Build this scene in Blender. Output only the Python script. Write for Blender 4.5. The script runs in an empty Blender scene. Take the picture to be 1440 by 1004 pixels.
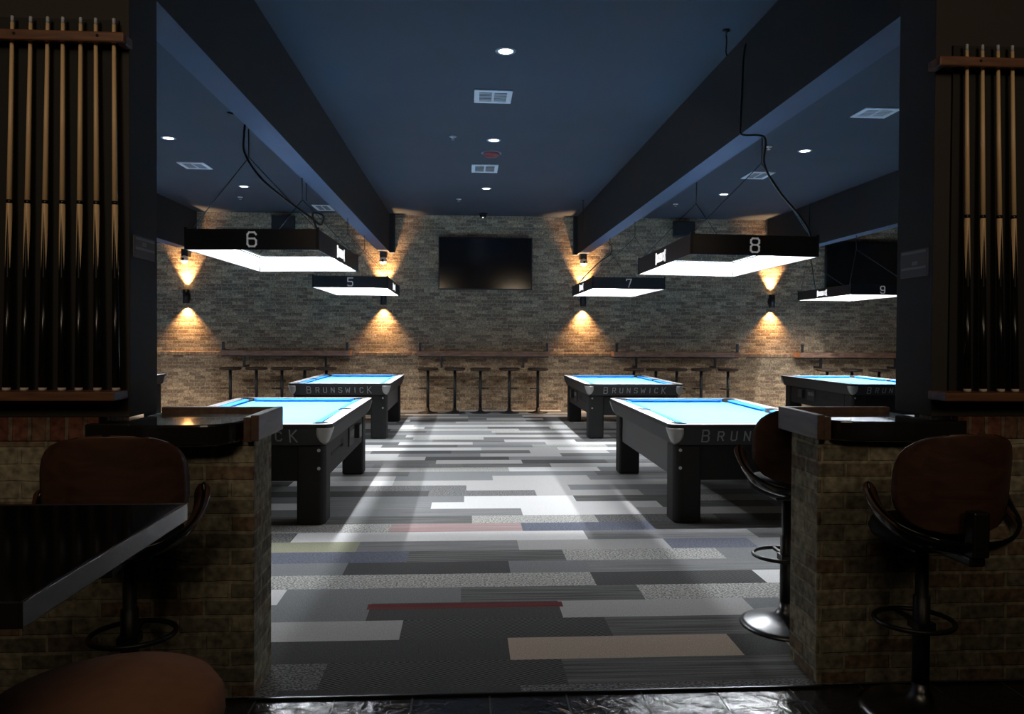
import bpy, bmesh, math, random
from mathutils import Vector, Matrix
random.seed(7)
PI = math.pi
sc = bpy.context.scene
C = sc.collection

# ------------------------------------------------------------------ camera
FPX, YAW, PITCH, ROLL, CY, EYE = 1058.9, 0.0599, 0.0149, 0.0056, 488.0, 1.48
cam = bpy.data.cameras.new('camera'); co = bpy.data.objects.new('camera', cam); C.objects.link(co)
cam.sensor_fit = 'HORIZONTAL'; cam.sensor_width = 36.0; cam.lens = 36.0 * FPX / 1440.0
cam.shift_x = 0.0; cam.shift_y = -(502.0 - CY) / 1440.0
cam.clip_start = 0.05; cam.clip_end = 100
fwd = Vector((math.sin(YAW) * math.cos(PITCH), math.cos(YAW) * math.cos(PITCH), -math.sin(PITCH)))
rgt = Vector((math.cos(YAW), -math.sin(YAW), 0)); upv = rgt.cross(fwd)
r2 = rgt * math.cos(ROLL) + upv * math.sin(ROLL); u2 = upv * math.cos(ROLL) - rgt * math.sin(ROLL)
M = Matrix.Identity(4)
for i in range(3):
    M[i][0] = r2[i]; M[i][1] = u2[i]; M[i][2] = -fwd[i]
M[2][3] = EYE
co.matrix_world = M
sc.camera = co
# ------------------------------------------------------------------ world, exposure
w = bpy.data.worlds.new('world'); sc.world = w; w.use_nodes = True
w.node_tree.nodes['Background'].inputs[0].default_value = (0.5, 0.6, 0.8, 1)
w.node_tree.nodes['Background'].inputs[1].default_value = 0.0
sc.view_settings.view_transform = 'Standard'; sc.view_settings.look = 'None'
sc.view_settings.exposure = 0.0; sc.view_settings.gamma = 1.0
try: sc.view_settings.use_curve_mapping = False
except Exception: pass

LAMP_W = 190.0         # watts of one pool-table light, all four strips
LAMP_SPREAD = 2.75
LAMP_L = 6.0          # luminance of the pool-table light diffusers
SCONCE_W = 190.0
WARM = (1.0, 0.60, 0.27)
COOL = (0.93, 0.97, 1.0)

def add_light(name, kind, loc, energy, color, parent=None, aim=None, size=0.05, size_y=None, spot=1.0, blend=0.6, spread=None):
    l = bpy.data.lights.new(name, kind); l.energy = energy; l.color = color
    if kind == 'SPOT': l.spot_size = spot; l.spot_blend = blend; l.shadow_soft_size = size
    elif kind == 'AREA':
        l.size = size
        if size_y: l.shape = 'RECTANGLE'; l.size_y = size_y
        if spread: l.spread = spread
    else: l.shadow_soft_size = size
    o = bpy.data.objects.new(name, l); C.objects.link(o); o.location = loc
    if aim is not None: o.rotation_euler = Vector(aim).to_track_quat('-Z', 'Y').to_euler()
    if parent: o.parent = parent
    return o

# dim warm lamps of the bar area the photographer stands in
for x, y, e in ((-1.5, -1.3, 140.0), (2.0, -1.3, 130.0)):
    add_light('bar_room_light', 'SPOT', (x, y, 3.3), e, (1.0, 0.77, 0.53), aim=(0, 1.0, -.06), size=0.5, spot=1.3, blend=1.0)

add_light('bar_room_fill', 'AREA', (-0.1, 0.2, 3.75), 13.0, (1.0, 0.80, 0.58), aim=(0, 0.25, -1), size=2.6, size_y=1.0)  # unseen soft fill, added to brighten the foreground seats and chair backs

# ------------------------------------------------------------------ materials
MATS = {}
def mat(name, col, rough=0.5, metal=0.0, emis=None, estr=0.0, spec=0.5, noise=0.0, nscale=20.0, bump=0.0, coat=0.0):
    if name in MATS: return MATS[name]
    m = bpy.data.materials.new(name); m.use_nodes = True; nt = m.node_tree; b = nt.nodes['Principled BSDF']
    b.inputs['Base Color'].default_value = (*col, 1); b.inputs['Roughness'].default_value = rough
    b.inputs['Metallic'].default_value = metal; b.inputs['Specular IOR Level'].default_value = spec
    b.inputs['Coat Weight'].default_value = coat
    if emis: b.inputs['Emission Color'].default_value = (*emis, 1); b.inputs['Emission Strength'].default_value = estr
    tc = nt.nodes.new('ShaderNodeTexCoord')
    nz = nt.nodes.new('ShaderNodeTexNoise'); nz.inputs['Scale'].default_value = nscale; nz.inputs['Detail'].default_value = 5
    nt.links.new(tc.outputs['Object'], nz.inputs['Vector'])
    if noise > 0:
        cr = nt.nodes.new('ShaderNodeMapRange'); cr.inputs['To Min'].default_value = 1 - noise; cr.inputs['To Max'].default_value = 1 + noise
        nt.links.new(nz.outputs['Fac'], cr.inputs['Value'])
        mx = nt.nodes.new('ShaderNodeVectorMath'); mx.operation = 'SCALE'; mx.inputs[0].default_value = col
        nt.links.new(cr.outputs['Result'], mx.inputs['Scale']); nt.links.new(mx.outputs['Vector'], b.inputs['Base Color'])
    if bump > 0:
        bp = nt.nodes.new('ShaderNodeBump'); bp.inputs['Strength'].default_value = bump; bp.inputs['Distance'].default_value = 0.004
        nt.links.new(nz.outputs['Fac'], bp.inputs['Height']); nt.links.new(bp.outputs['Normal'], b.inputs['Normal'])
    MATS[name] = m
    return m

def wood(name, c1, c2, rough=0.45, axis='X', scale=3.0, coat=0.0):
    if name in MATS: return MATS[name]
    m = bpy.data.materials.new(name); m.use_nodes = True; nt = m.node_tree; b = nt.nodes['Principled BSDF']
    tc = nt.nodes.new('ShaderNodeTexCoord'); mp = nt.nodes.new('ShaderNodeMapping')
    s = {'X': (0.12, 1, 1), 'Y': (1, 0.12, 1), 'Z': (1, 1, 0.12)}[axis]
    mp.inputs['Scale'].default_value = tuple(v * scale * 6 for v in s)
    nz = nt.nodes.new('ShaderNodeTexNoise'); nz.inputs['Scale'].default_value = 2.0; nz.inputs['Detail'].default_value = 8; nz.inputs['Distortion'].default_value = 0.6
    cr = nt.nodes.new('ShaderNodeValToRGB'); cr.color_ramp.elements[0].position = 0.32; cr.color_ramp.elements[1].position = 0.68
    cr.color_ramp.elements[0].color = (*c1, 1); cr.color_ramp.elements[1].color = (*c2, 1)
    nt.links.new(tc.outputs['Object'], mp.inputs['Vector']); nt.links.new(mp.outputs['Vector'], nz.inputs['Vector'])
    nt.links.new(nz.outputs['Fac'], cr.inputs['Fac']); nt.links.new(cr.outputs['Color'], b.inputs['Base Color'])
    bp = nt.nodes.new('ShaderNodeBump'); bp.inputs['Strength'].default_value = 0.25; bp.inputs['Distance'].default_value = 0.003
    nt.links.new(nz.outputs['Fac'], bp.inputs['Height']); nt.links.new(bp.outputs['Normal'], b.inputs['Normal'])
    b.inputs['Roughness'].default_value = rough; b.inputs['Coat Weight'].default_value = coat
    MATS[name] = m
    return m

def brick(name, c1, c2, c3, mortar, bw=0.205, rh=0.0685, ms=0.009, swap=False):
    m = bpy.data.materials.new(name); m.use_nodes = True; nt = m.node_tree; b = nt.nodes['Principled BSDF']; L = nt.links.new
    tc = nt.nodes.new('ShaderNodeTexCoord'); sp = nt.nodes.new('ShaderNodeSeparateXYZ'); L(tc.outputs['Object'], sp.inputs[0])
    ad = nt.nodes.new('ShaderNodeMath'); ad.operation = 'ADD'; L(sp.outputs['X'], ad.inputs[0]); L(sp.outputs['Y'], ad.inputs[1])
    cb = nt.nodes.new('ShaderNodeCombineXYZ')
    if swap: L(sp.outputs['Z'], cb.inputs['X']); L(ad.outputs[0], cb.inputs['Y'])
    else: L(ad.outputs[0], cb.inputs['X']); L(sp.outputs['Z'], cb.inputs['Y'])
    nz0 = nt.nodes.new('ShaderNodeTexNoise'); nz0.inputs['Scale'].default_value = 9.0; nz0.inputs['Detail'].default_value = 3
    L(cb.outputs[0], nz0.inputs['Vector'])
    dm = nt.nodes.new('ShaderNodeVectorMath'); dm.operation = 'MULTIPLY_ADD'; dm.inputs[1].default_value = (0.012, 0.012, 0)
    L(nz0.outputs['Color'], dm.inputs[0]); L(cb.outputs[0], dm.inputs[2])
    br = nt.nodes.new('ShaderNodeTexBrick'); L(dm.outputs[0], br.inputs['Vector'])
    br.inputs['Scale'].default_value = 1.0; br.inputs['Brick Width'].default_value = bw; br.inputs['Row Height'].default_value = rh
    br.inputs['Mortar Size'].default_value = ms; br.inputs['Mortar Smooth'].default_value = 0.3; br.inputs['Bias'].default_value = -0.1
    br.offset = 0.0 if swap else 0.5
    br.inputs['Color1'].default_value = (*c1, 1); br.inputs['Color2'].default_value = (*c2, 1); br.inputs['Mortar'].default_value = (*mortar, 1)
    # every few bricks a third colour: a second, same-grid brick pattern chooses them
    br2 = nt.nodes.new('ShaderNodeTexBrick'); 
    of = nt.nodes.new('ShaderNodeVectorMath'); of.operation = 'ADD'; of.inputs[1].default_value = (bw * 14, rh * 26, 0)
    L(dm.outputs[0], of.inputs[0]); L(of.outputs[0], br2.inputs['Vector'])
    for k in ('Scale', 'Brick Width', 'Row Height', 'Mortar Size', 'Mortar Smooth'): br2.inputs[k].default_value = br.inputs[k].default_value
    br2.offset = br.offset; br2.inputs['Bias'].default_value = -0.1
    br2.inputs['Color1'].default_value = (0, 0, 0, 1); br2.inputs['Color2'].default_value = (1, 1, 1, 1); br2.inputs['Mortar'].default_value = (0, 0, 0, 1)
    rp = nt.nodes.new('ShaderNodeValToRGB'); rp.color_ramp.elements[0].position = 0.66; rp.color_ramp.elements[1].position = 0.72; L(br2.outputs['Color'], rp.inputs['Fac'])
    mx = nt.nodes.new('ShaderNodeMix'); mx.data_type = 'RGBA'; L(rp.outputs['Color'], mx.inputs['Factor']); L(br.outputs['Color'], mx.inputs['A']); mx.inputs['B'].default_value = (*c3, 1)
    nz = nt.nodes.new('ShaderNodeTexNoise'); nz.inputs['Scale'].default_value = 32; nz.inputs['Detail'].default_value = 6; L(tc.outputs['Object'], nz.inputs['Vector'])
    mr = nt.nodes.new('ShaderNodeMapRange'); mr.inputs['From Min'].default_value = 0.3; mr.inputs['From Max'].default_value = 0.7; mr.inputs['To Min'].default_value = 0.5; mr.inputs['To Max'].default_value = 1.45; L(nz.outputs['Fac'], mr.inputs['Value'])
    sc2 = nt.nodes.new('ShaderNodeVectorMath'); sc2.operation = 'SCALE'; L(mx.outputs['Result'], sc2.inputs[0]); L(mr.outputs['Result'], sc2.inputs['Scale'])
    L(sc2.outputs[0], b.inputs['Base Color'])
    b.inputs['Roughness'].default_value = 0.85; b.inputs['Specular IOR Level'].default_value = 0.25
    inv = nt.nodes.new('ShaderNodeMath'); inv.operation = 'MULTIPLY_ADD'; inv.inputs[1].default_value = -1.0; inv.inputs[2].default_value = 1.0; L(br.outputs['Fac'], inv.inputs[0])
    sm = nt.nodes.new('ShaderNodeMath'); sm.operation = 'MULTIPLY_ADD'; sm.inputs[1].default_value = 0.35; L(nz.outputs['Fac'], sm.inputs[0]); L(inv.outputs[0], sm.inputs[2])
    bp = nt.nodes.new('ShaderNodeBump'); bp.inputs['Strength'].default_value = 0.8; bp.inputs['Distance'].default_value = 0.008
    L(sm.outputs[0], bp.inputs['Height']); L(bp.outputs['Normal'], b.inputs['Normal'])
    return m

def carpet(name, col, kind='plain', col2=None):
    m = bpy.data.materials.new(name); m.use_nodes = True; nt = m.node_tree; b = nt.nodes['Principled BSDF']; L = nt.links.new
    tc = nt.nodes.new('ShaderNodeTexCoord'); mp = nt.nodes.new('ShaderNodeMapping'); L(tc.outputs['Object'], mp.inputs['Vector'])
    col2 = col2 or tuple(c * 1.55 for c in col)
    if kind == 'stripe':
        mp.inputs['Scale'].default_value = (1.2, 75, 1); t = nt.nodes.new('ShaderNodeTexNoise'); t.inputs['Scale'].default_value = 1; t.inputs['Detail'].default_value = 2
        out = t.outputs['Fac']; lo, hi = 0.38, 0.62
    elif kind == 'weave':
        mp.inputs['Scale'].default_value = (60, 110, 1); t = nt.nodes.new('ShaderNodeTexChecker'); t.inputs['Scale'].default_value = 1.0
        out = t.outputs['Fac']; lo, hi = 0.0, 1.0
    elif kind == 'mottle':
        mp.inputs['Scale'].default_value = (75, 110, 1); t = nt.nodes.new('ShaderNodeTexNoise'); t.inputs['Scale'].default_value = 1; t.inputs['Detail'].default_value = 1
        out = t.outputs['Fac']; lo, hi = 0.42, 0.58
    else:
        mp.inputs['Scale'].default_value = (140, 140, 1); t = nt.nodes.new('ShaderNodeTexNoise'); t.inputs['Scale'].default_value = 1; t.inputs['Detail'].default_value = 2
        out = t.outputs['Fac']; lo, hi = 0.3, 0.7
    L(mp.outputs['Vector'], t.inputs['Vector'])
    cr = nt.nodes.new('ShaderNodeValToRGB'); cr.color_ramp.elements[0].position = lo; cr.color_ramp.elements[1].position = max(hi, lo + .01)
    cr.color_ramp.elements[0].color = (*col, 1); cr.color_ramp.elements[1].color = (*col2, 1)
    L(out, cr.inputs['Fac'])
    fz = nt.nodes.new('ShaderNodeTexNoise'); fz.inputs['Scale'].default_value = 260; L(tc.outputs['Object'], fz.inputs['Vector'])
    mr = nt.nodes.new('ShaderNodeMapRange'); mr.inputs['To Min'].default_value = 0.6; mr.inputs['To Max'].default_value = 1.4; L(fz.outputs['Fac'], mr.inputs['Value'])
    s = nt.nodes.new('ShaderNodeVectorMath'); s.operation = 'SCALE'; L(cr.outputs['Color'], s.inputs[0]); L(mr.outputs['Result'], s.inputs['Scale'])
    L(s.outputs[0], b.inputs['Base Color'])
    b.inputs['Roughness'].default_value = 0.95; b.inputs['Specular IOR Level'].default_value = 0.1
    bp = nt.nodes.new('ShaderNodeBump'); bp.inputs['Strength'].default_value = 0.5; bp.inputs['Distance'].default_value = 0.003
    L(fz.outputs['Fac'], bp.inputs['Height']); L(bp.outputs['Normal'], b.inputs['Normal'])
    return m

m_ceil = mat('ceiling_paint', (0.038, 0.043, 0.055), 0.9, noise=0.15, nscale=1.5)
m_soff = mat('beam_underside', (0.058, 0.068, 0.105), 0.8, noise=0.1, nscale=2)  # paler, bluer colour on the beam undersides than on their sides
m_beam = mat('beam_sides', (0.013, 0.011, 0.0095), 0.8, noise=0.1, nscale=2)
m_wallp = mat('charcoal_wall_paint', (0.027, 0.0235, 0.0205), 0.8, noise=0.12, nscale=3, bump=0.1)
m_black = mat('black_metal', (0.012, 0.012, 0.013), 0.42)
m_blackg = mat('black_gloss', (0.008, 0.008, 0.009), 0.12, coat=0.5)
m_shade = mat('lamp_shade_black', (0.014, 0.014, 0.015), 0.5)
m_white = mat('white_enamel', (0.20, 0.205, 0.215), 0.4)
m_vent = mat('vent_white', (0.84, 0.86, 0.88), 0.5)
m_dark = mat('dark_void', (0.008, 0.008, 0.009), 0.9)
m_chrome = mat('brushed_chrome', (0.55, 0.56, 0.57), 0.28, metal=1.0)
m_cast = mat('cast_silver', (0.30, 0.30, 0.29), 0.45, metal=0.5)
m_panel = mat('grey_side_panel', (0.045, 0.045, 0.046), 0.6)
m_dchrome = mat('dark_chrome', (0.16, 0.16, 0.165), 0.33, metal=1.0)
m_felt = mat('blue_felt', (0.125, 0.47, 0.84), 0.95, noise=0.03, nscale=60, spec=0.1)
m_cush = mat('blue_cushion_felt', (0.05, 0.24, 0.66), 0.9, spec=0.1)
m_rail = mat('grey_laminate_rail', (0.52, 0.50, 0.50), 0.35, noise=0.12, nscale=9)
m_apron = mat('graphite_apron', (0.016, 0.016, 0.017), 0.6, spec=0.35, noise=0.08, nscale=8)
m_cab = mat('black_cabinet', (0.008, 0.008, 0.0085), 0.7, spec=0.3, noise=0.08, nscale=8)
m_letter = mat('silver_lettering', (0.22, 0.225, 0.23), 0.45, metal=0.2)
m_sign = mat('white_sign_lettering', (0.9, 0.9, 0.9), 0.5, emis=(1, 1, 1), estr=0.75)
m_num = mat('pale_number_glow', (0.55, 0.56, 0.57), 0.5, emis=(1, 1, 1), estr=0.12)  # digits are no lamps; a faint glow is put into their material
m_diff = mat('led_strip_light', (0.9, 0.9, 0.9), 0.5, emis=COOL, estr=LAMP_L)
m_dl = mat('downlight_lens', (0.9, 0.9, 0.9), 0.5, emis=(0.95, 0.97, 1.0), estr=6.0)
m_dlring = mat('downlight_ring', (0.25, 0.28, 0.33), 0.5)
m_bulb = mat('sconce_lens', (0.9, 0.8, 0.6), 0.5, emis=(1.0, 0.7, 0.35), estr=14.0)
m_tv = mat('tv_glass', (0.004, 0.004, 0.005), 0.12)
m_tvf = mat('tv_frame', (0.008, 0.008, 0.008), 0.35)
m_red = mat('red_plastic', (0.20, 0.02, 0.02), 0.5)
m_maple = wood('maple', (0.68, 0.46, 0.25), (0.80, 0.58, 0.34), 0.45, 'Z')
m_cueb = mat('black_lacquer_cue', (0.006, 0.006, 0.006), 0.24)
m_ferr = mat('grey_white_ferrule', (0.42, 0.46, 0.52), 0.5)
m_bump = mat('pale_rubber_bumper', (0.62, 0.56, 0.50), 0.6)
m_rackw = wood('rack_walnut', (0.10, 0.042, 0.022), (0.21, 0.092, 0.045), 0.5, 'X')
m_edgew = wood('edge_board_wood', (0.07, 0.042, 0.030), (0.13, 0.080, 0.058), 0.4, 'Y')
m_slab = mat('black_slab_lacquer', (0.016, 0.015, 0.014), 0.13, noise=0.4, nscale=6, bump=0.35, coat=1.0)
m_counter = wood('counter_reclaimed_wood', (0.14, 0.075, 0.045), (0.34, 0.18, 0.115), 0.6, 'X')
m_ply = wood('walnut_plywood', (0.055, 0.026, 0.017), (0.095, 0.045, 0.028), 0.42, 'X', 2.0)
m_leather = mat('brown_leather', (0.26, 0.125, 0.070), 0.85, spec=0.15, noise=0.2, nscale=30, bump=0.3)
m_leath_d = mat('black_leather', (0.014, 0.012, 0.011), 0.75, spec=0.2, noise=0.2, nscale=30, bump=0.3)
m_tabtop = mat('black_table_laminate', (0.004, 0.004, 0.0045), 0.10, spec=0.3)
m_tabedge = mat('graphite_table_edge', (0.035, 0.035, 0.037), 0.22)
m_stoolw = wood('dark_stool_wood', (0.03, 0.018, 0.012), (0.06, 0.035, 0.022), 0.6, 'X')
m_plate = mat('grey_plaque', (0.06, 0.06, 0.06), 0.5)
m_platel = mat('plaque_stripe', (0.17, 0.17, 0.17), 0.5)
m_bwall = brick('antique_brick', (0.52, 0.375, 0.235), (0.175, 0.125, 0.085), (0.26, 0.17, 0.11), (0.39, 0.295, 0.20))
m_bledge = brick('brick_rowlock', (0.40, 0.27, 0.17), (0.17, 0.12, 0.09), (0.25, 0.15, 0.10), (0.22, 0.19, 0.14), bw=0.5, rh=0.0685, swap=True)
m_knee = brick('knee_wall_brick', (0.34, 0.31, 0.22), (0.13, 0.12, 0.09), (0.21, 0.15, 0.10), (0.32, 0.29, 0.21), ms=0.008)
m_knee_cap = brick('knee_wall_rowlock', (0.20, 0.085, 0.055), (0.13, 0.05, 0.035), (0.16, 0.09, 0.06), (0.17, 0.13, 0.10), bw=0.4, rh=0.072, ms=0.01, swap=True)

# ------------------------------------------------------------------ mesh helpers
def bm_(): return bmesh.new()
def box(bm, x0, x1, y0, y1, z0, z1, mi=0):
    vs = [bm.verts.new(p) for p in ((x0, y0, z0), (x1, y0, z0), (x1, y1, z0), (x0, y1, z0), (x0, y0, z1), (x1, y0, z1), (x1, y1, z1), (x0, y1, z1))]
    for f in ((3, 2, 1, 0), (4, 5, 6, 7), (0, 1, 5, 4), (1, 2, 6, 5), (2, 3, 7, 6), (3, 0, 4, 7)):
        fc = bm.faces.new([vs[i] for i in f]); fc.material_index = mi
    return vs
def cbox(bm, cx, cy, cz, sx, sy, sz, mi=0): return box(bm, cx - sx / 2, cx + sx / 2, cy - sy / 2, cy + sy / 2, cz - sz / 2, cz + sz / 2, mi)
def lathe(bm, prof, n=24, c=(0, 0, 0), axis='Z', mi=0, smooth=True):
    rings = []
    for r, h in prof:
        ring = []
        for i in range(n):
            a = 2 * PI * i / n
            p = (r * math.cos(a), r * math.sin(a), h)
            if axis == 'Y': p = (p[0], p[2], p[1])
            elif axis == 'X': p = (p[2], p[0], p[1])
            ring.append(bm.verts.new((p[0] + c[0], p[1] + c[1], p[2] + c[2])))
        rings.append(ring)
    for a, b in zip(rings, rings[1:]):
        for i in range(n):
            f = bm.faces.new((a[i], a[(i + 1) % n], b[(i + 1) % n], b[i])); f.smooth = smooth; f.material_index = mi
    for ring in (rings[0], rings[-1]):
        try: f = bm.faces.new(ring); f.material_index = mi
        except ValueError: pass
    return rings
def tube(bm, pts, r=0.005, n=8, closed=False, mi=0, rx=None):
    pts = [Vector(p) for p in pts]; rings = []; N = len(pts)
    prev = None
    for i, p in enumerate(pts):
        if closed: t = pts[(i + 1) % N] - pts[i - 1]
        else: t = pts[min(i + 1, N - 1)] - pts[max(i - 1, 0)]
        t.normalize()
        if prev is None:
            ref = Vector((0, 0, 1)) if abs(t.z) < 0.9 else Vector((1, 0, 0))
            a = t.cross(ref).normalized()
        else:
            a = (prev - t * prev.dot(t)).normalized()
        b = t.cross(a); prev = a
        rings.append([bm.verts.new(p + a * math.cos(2 * PI * k / n) * r + b * math.sin(2 * PI * k / n) * (rx or r)) for k in range(n)])
    pairs = list(zip(rings, rings[1:])) + ([(rings[-1], rings[0])] if closed else [])
    for A, B in pairs:
        for k in range(n):
            f = bm.faces.new((A[k], A[(k + 1) % n], B[(k + 1) % n], B[k])); f.smooth = True; f.material_index = mi
    if not closed:
        bm.faces.new(rings[0]); bm.faces.new(rings[-1])
def smoothpath(pts, k=6):
    P = [Vector(p) for p in pts]; out = []
    Q = [P[0] * 2 - P[1]] + P + [P[-1] * 2 - P[-2]]
    for i in range(1, len(Q) - 2):
        for j in range(k):
            t = j / k; a, b, c, d = Q[i - 1:i + 3]
            out.append(0.5 * ((2 * b) + (c - a) * t + (2 * a - 5 * b + 4 * c - d) * t * t + (3 * b - a - 3 * c + d) * t ** 3))
    out.append(P[-1]); return out
def prism(bm, poly, z0, z1, mi=0, side_mi=None):
    a = [bm.verts.new((p[0], p[1], z0)) for p in poly]; b = [bm.verts.new((p[0], p[1], z1)) for p in poly]
    n = len(poly); f = bm.faces.new(a[::-1]); f.material_index = mi; f = bm.faces.new(b); f.material_index = mi
    for i in range(n):
        f = bm.faces.new((a[i], a[(i + 1) % n], b[(i + 1) % n], b[i])); f.material_index = mi if side_mi is None else side_mi
def obj(name, bm, m, parent=None, bevel=0.0, fixn=True):
    if fixn: bmesh.ops.recalc_face_normals(bm, faces=bm.faces)
    me = bpy.data.meshes.new(name); bm.to_mesh(me); bm.free()
    for x in (m if isinstance(m, (list, tuple)) else [m]): me.materials.append(x)
    o = bpy.data.objects.new(name, me); C.objects.link(o)
    if parent: o.parent = parent
    if bevel > 0:
        md = o.modifiers.new('bevel', 'BEVEL'); md.width = bevel; md.segments = 2; md.limit_method = 'ANGLE'
    return o
def tag(o, label=None, cat=None, group=None, kind=None):
    if label: o['label'] = label
    if cat: o['category'] = cat
    if group: o['group'] = group
    if kind: o['kind'] = kind
    return o
def thing(name, label, cat, loc=(0, 0, 0), rz=0.0, group=None):
    o = bpy.data.objects.new(name, None); C.objects.link(o); o.empty_display_size = 0.1
    o.location = loc; o.rotation_euler = (0, 0, rz)
    return tag(o, label, cat, group)
def struct(name, bm, m, label=None, bevel=0.0):
    return tag(obj(name, bm, m, bevel=bevel), label, None, None, 'structure')
def dup(root, loc, rz, label, group=None):
    r = root.copy(); C.objects.link(r); r.location = loc; r.rotation_euler = (0, 0, rz); r['label'] = label
    if group: r['group'] = group
    for ch in [o for o in ALL(root)]:
        c = ch.copy(); C.objects.link(c); c.parent = r
        for g in ALL(ch):
            d = g.copy(); C.objects.link(d); d.parent = c
    return r
def ALL(p): return [o for o in bpy.data.objects if o.parent == p]

# ------------------------------------------------------------------ setting
WY, CZ = 14.88, 3.84
XL, XR = -9.5, 10.5
NY, FY = 3.10, 3.37
KL, KR, JL, JR = -0.857, 1.49, -1.347, 1.98
KH = 1.05
b = bm_(); box(b, XL, XR, -3.0, WY + .2, -0.1, 0.0)
def tile_mat():
    m = bpy.data.materials.new('slate_tile'); m.use_nodes = True; nt = m.node_tree; p = nt.nodes['Principled BSDF']; L = nt.links.new
    tc = nt.nodes.new('ShaderNodeTexCoord'); mp = nt.nodes.new('ShaderNodeMapping'); mp.inputs['Location'].default_value = (-0.1, -0.14, 0); L(tc.outputs['Object'], mp.inputs['Vector'])
    br = nt.nodes.new('ShaderNodeTexBrick'); br.offset = 0.0; L(mp.outputs['Vector'], br.inputs['Vector']); br.inputs['Scale'].default_value = 1
    br.inputs['Brick Width'].default_value = 0.315; br.inputs['Row Height'].default_value = 0.6; br.inputs['Mortar Size'].default_value = 0.004; br.inputs['Mortar Smooth'].default_value = 0.1
    br.inputs['Color1'].default_value = (0.030, 0.029, 0.028, 1); br.inputs['Color2'].default_value = (0.018, 0.018, 0.019, 1); br.inputs['Mortar'].default_value = (0.10, 0.10, 0.09, 1)
    L(br.outputs['Color'], p.inputs['Base Color'])
    nz = nt.nodes.new('ShaderNodeTexNoise'); nz.inputs['Scale'].default_value = 14; nz.inputs['Detail'].default_value = 6; nz.inputs['Distortion'].default_value = 1.2; L(tc.outputs['Object'], nz.inputs['Vector'])
    bp = nt.nodes.new('ShaderNodeBump'); bp.inputs['Strength'].default_value = 0.8; bp.inputs['Distance'].default_value = 0.008; L(nz.outputs['Fac'], bp.inputs['Height']); L(bp.outputs['Normal'], p.inputs['Normal'])
    p.inputs['Roughness'].default_value = 0.15; p.inputs['Specular IOR Level'].default_value = 0.6
    return m
struct('floor', b, tile_mat(), 'dark glossy slate tile floor in front of the carpet')

# carpet of 0.25 x 1 m planks, colours laid out row by row
CP = dict(
 K=carpet('carpet_black', (0.040, 0.040, 0.042), 'weave', (0.15, 0.15, 0.15)),
 N=carpet('carpet_soot', (0.060, 0.060, 0.061), 'plain', (0.12, 0.12, 0.12)),
 D=carpet('carpet_charcoal', (0.10, 0.10, 0.10), 'stripe', (0.21, 0.21, 0.205)),
 T=carpet('carpet_charcoal_mottle', (0.09, 0.09, 0.09), 'mottle', (0.27, 0.27, 0.27)),
 G=carpet('carpet_grey', (0.20, 0.20, 0.205), 'stripe', (0.29, 0.29, 0.295)),
 H=carpet('carpet_mid', (0.18, 0.185, 0.19), 'plain'),
 L=carpet('carpet_light', (0.42, 0.41, 0.41), 'plain', (0.52, 0.51, 0.50)),
 W=carpet('carpet_pale', (0.66, 0.65, 0.65), 'plain', (0.78, 0.77, 0.77)),
 P=carpet('carpet_speckle', (0.22, 0.22, 0.21), 'mottle', (0.62, 0.61, 0.58)),
 B=carpet('carpet_sand', (0.45, 0.36, 0.28), 'plain', (0.58, 0.48, 0.40)),
 R=carpet('carpet_red', (0.13, 0.03, 0.033), 'stripe', (0.19, 0.055, 0.055)),
 M=carpet('carpet_rose', (0.38, 0.24, 0.24), 'stripe', (0.45, 0.36, 0.35)),
 U=carpet('carpet_slate_blue', (0.115, 0.125, 0.165), 'mottle', (0.19, 0.20, 0.25)),
 Y=carpet('carpet_olive', (0.28, 0.28, 0.20), 'plain'))
keys = list(CP); kidx = {k: i for i, k in enumerate(keys)}
SPEC = {  # row: [(right pixel of plank, colour), ...]
 -1: [(735, 'N'), (1200, 'T')],
 0: [(455, 'T'), (797, 'K'), (1160, 'D')],
 1: [(390, 'N'), (718, 'N'), (1037, 'B'), (1110, 'N')],
 2: [(566, 'L'), (858, 'K'), (1110, 'D')],
 3: [(520, 'H'), (790, 'N'), (1058, 'L'), (1110, 'H')],
 4: [(650, 'H'), (903, 'D'), (1110, 'P')],
 5: [(590, 'P'), (836, 'P'), (1070, 'K'), (1110, 'W')],
 6: [(487, 'H'), (718, 'N'), (830, 'H'), (1110, 'G')],
 7: [(575, 'U'), (795, 'D'), (1015, 'P'), (1110, 'H')],
 8: [(440, 'Y'), (505, 'Y'), (730, 'G'), (940, 'L'), (1060, 'U'), (1110, 'H')],
 9: [(415, 'T'), (620, 'W'), (825, 'W'), (1060, 'G')],
 10: [(550, 'P'), (735, 'M'), (920, 'U'), (1060, 'D')],
 11: [(490, 'D'), (665, 'D'), (840, 'P'), (1010, 'T')],
 12: [(565, 'H'), (735, 'G'), (900, 'W')],
}
b = bm_(); y = 3.141; row = 0
bands = [(-1, 3.085, 3.141)]
while y < WY: bands.append((row, y, min(y + .25, WY))); y += .25; row += 1
pool = 'KNDTGGHHLLWWPHGDLLT'
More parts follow.
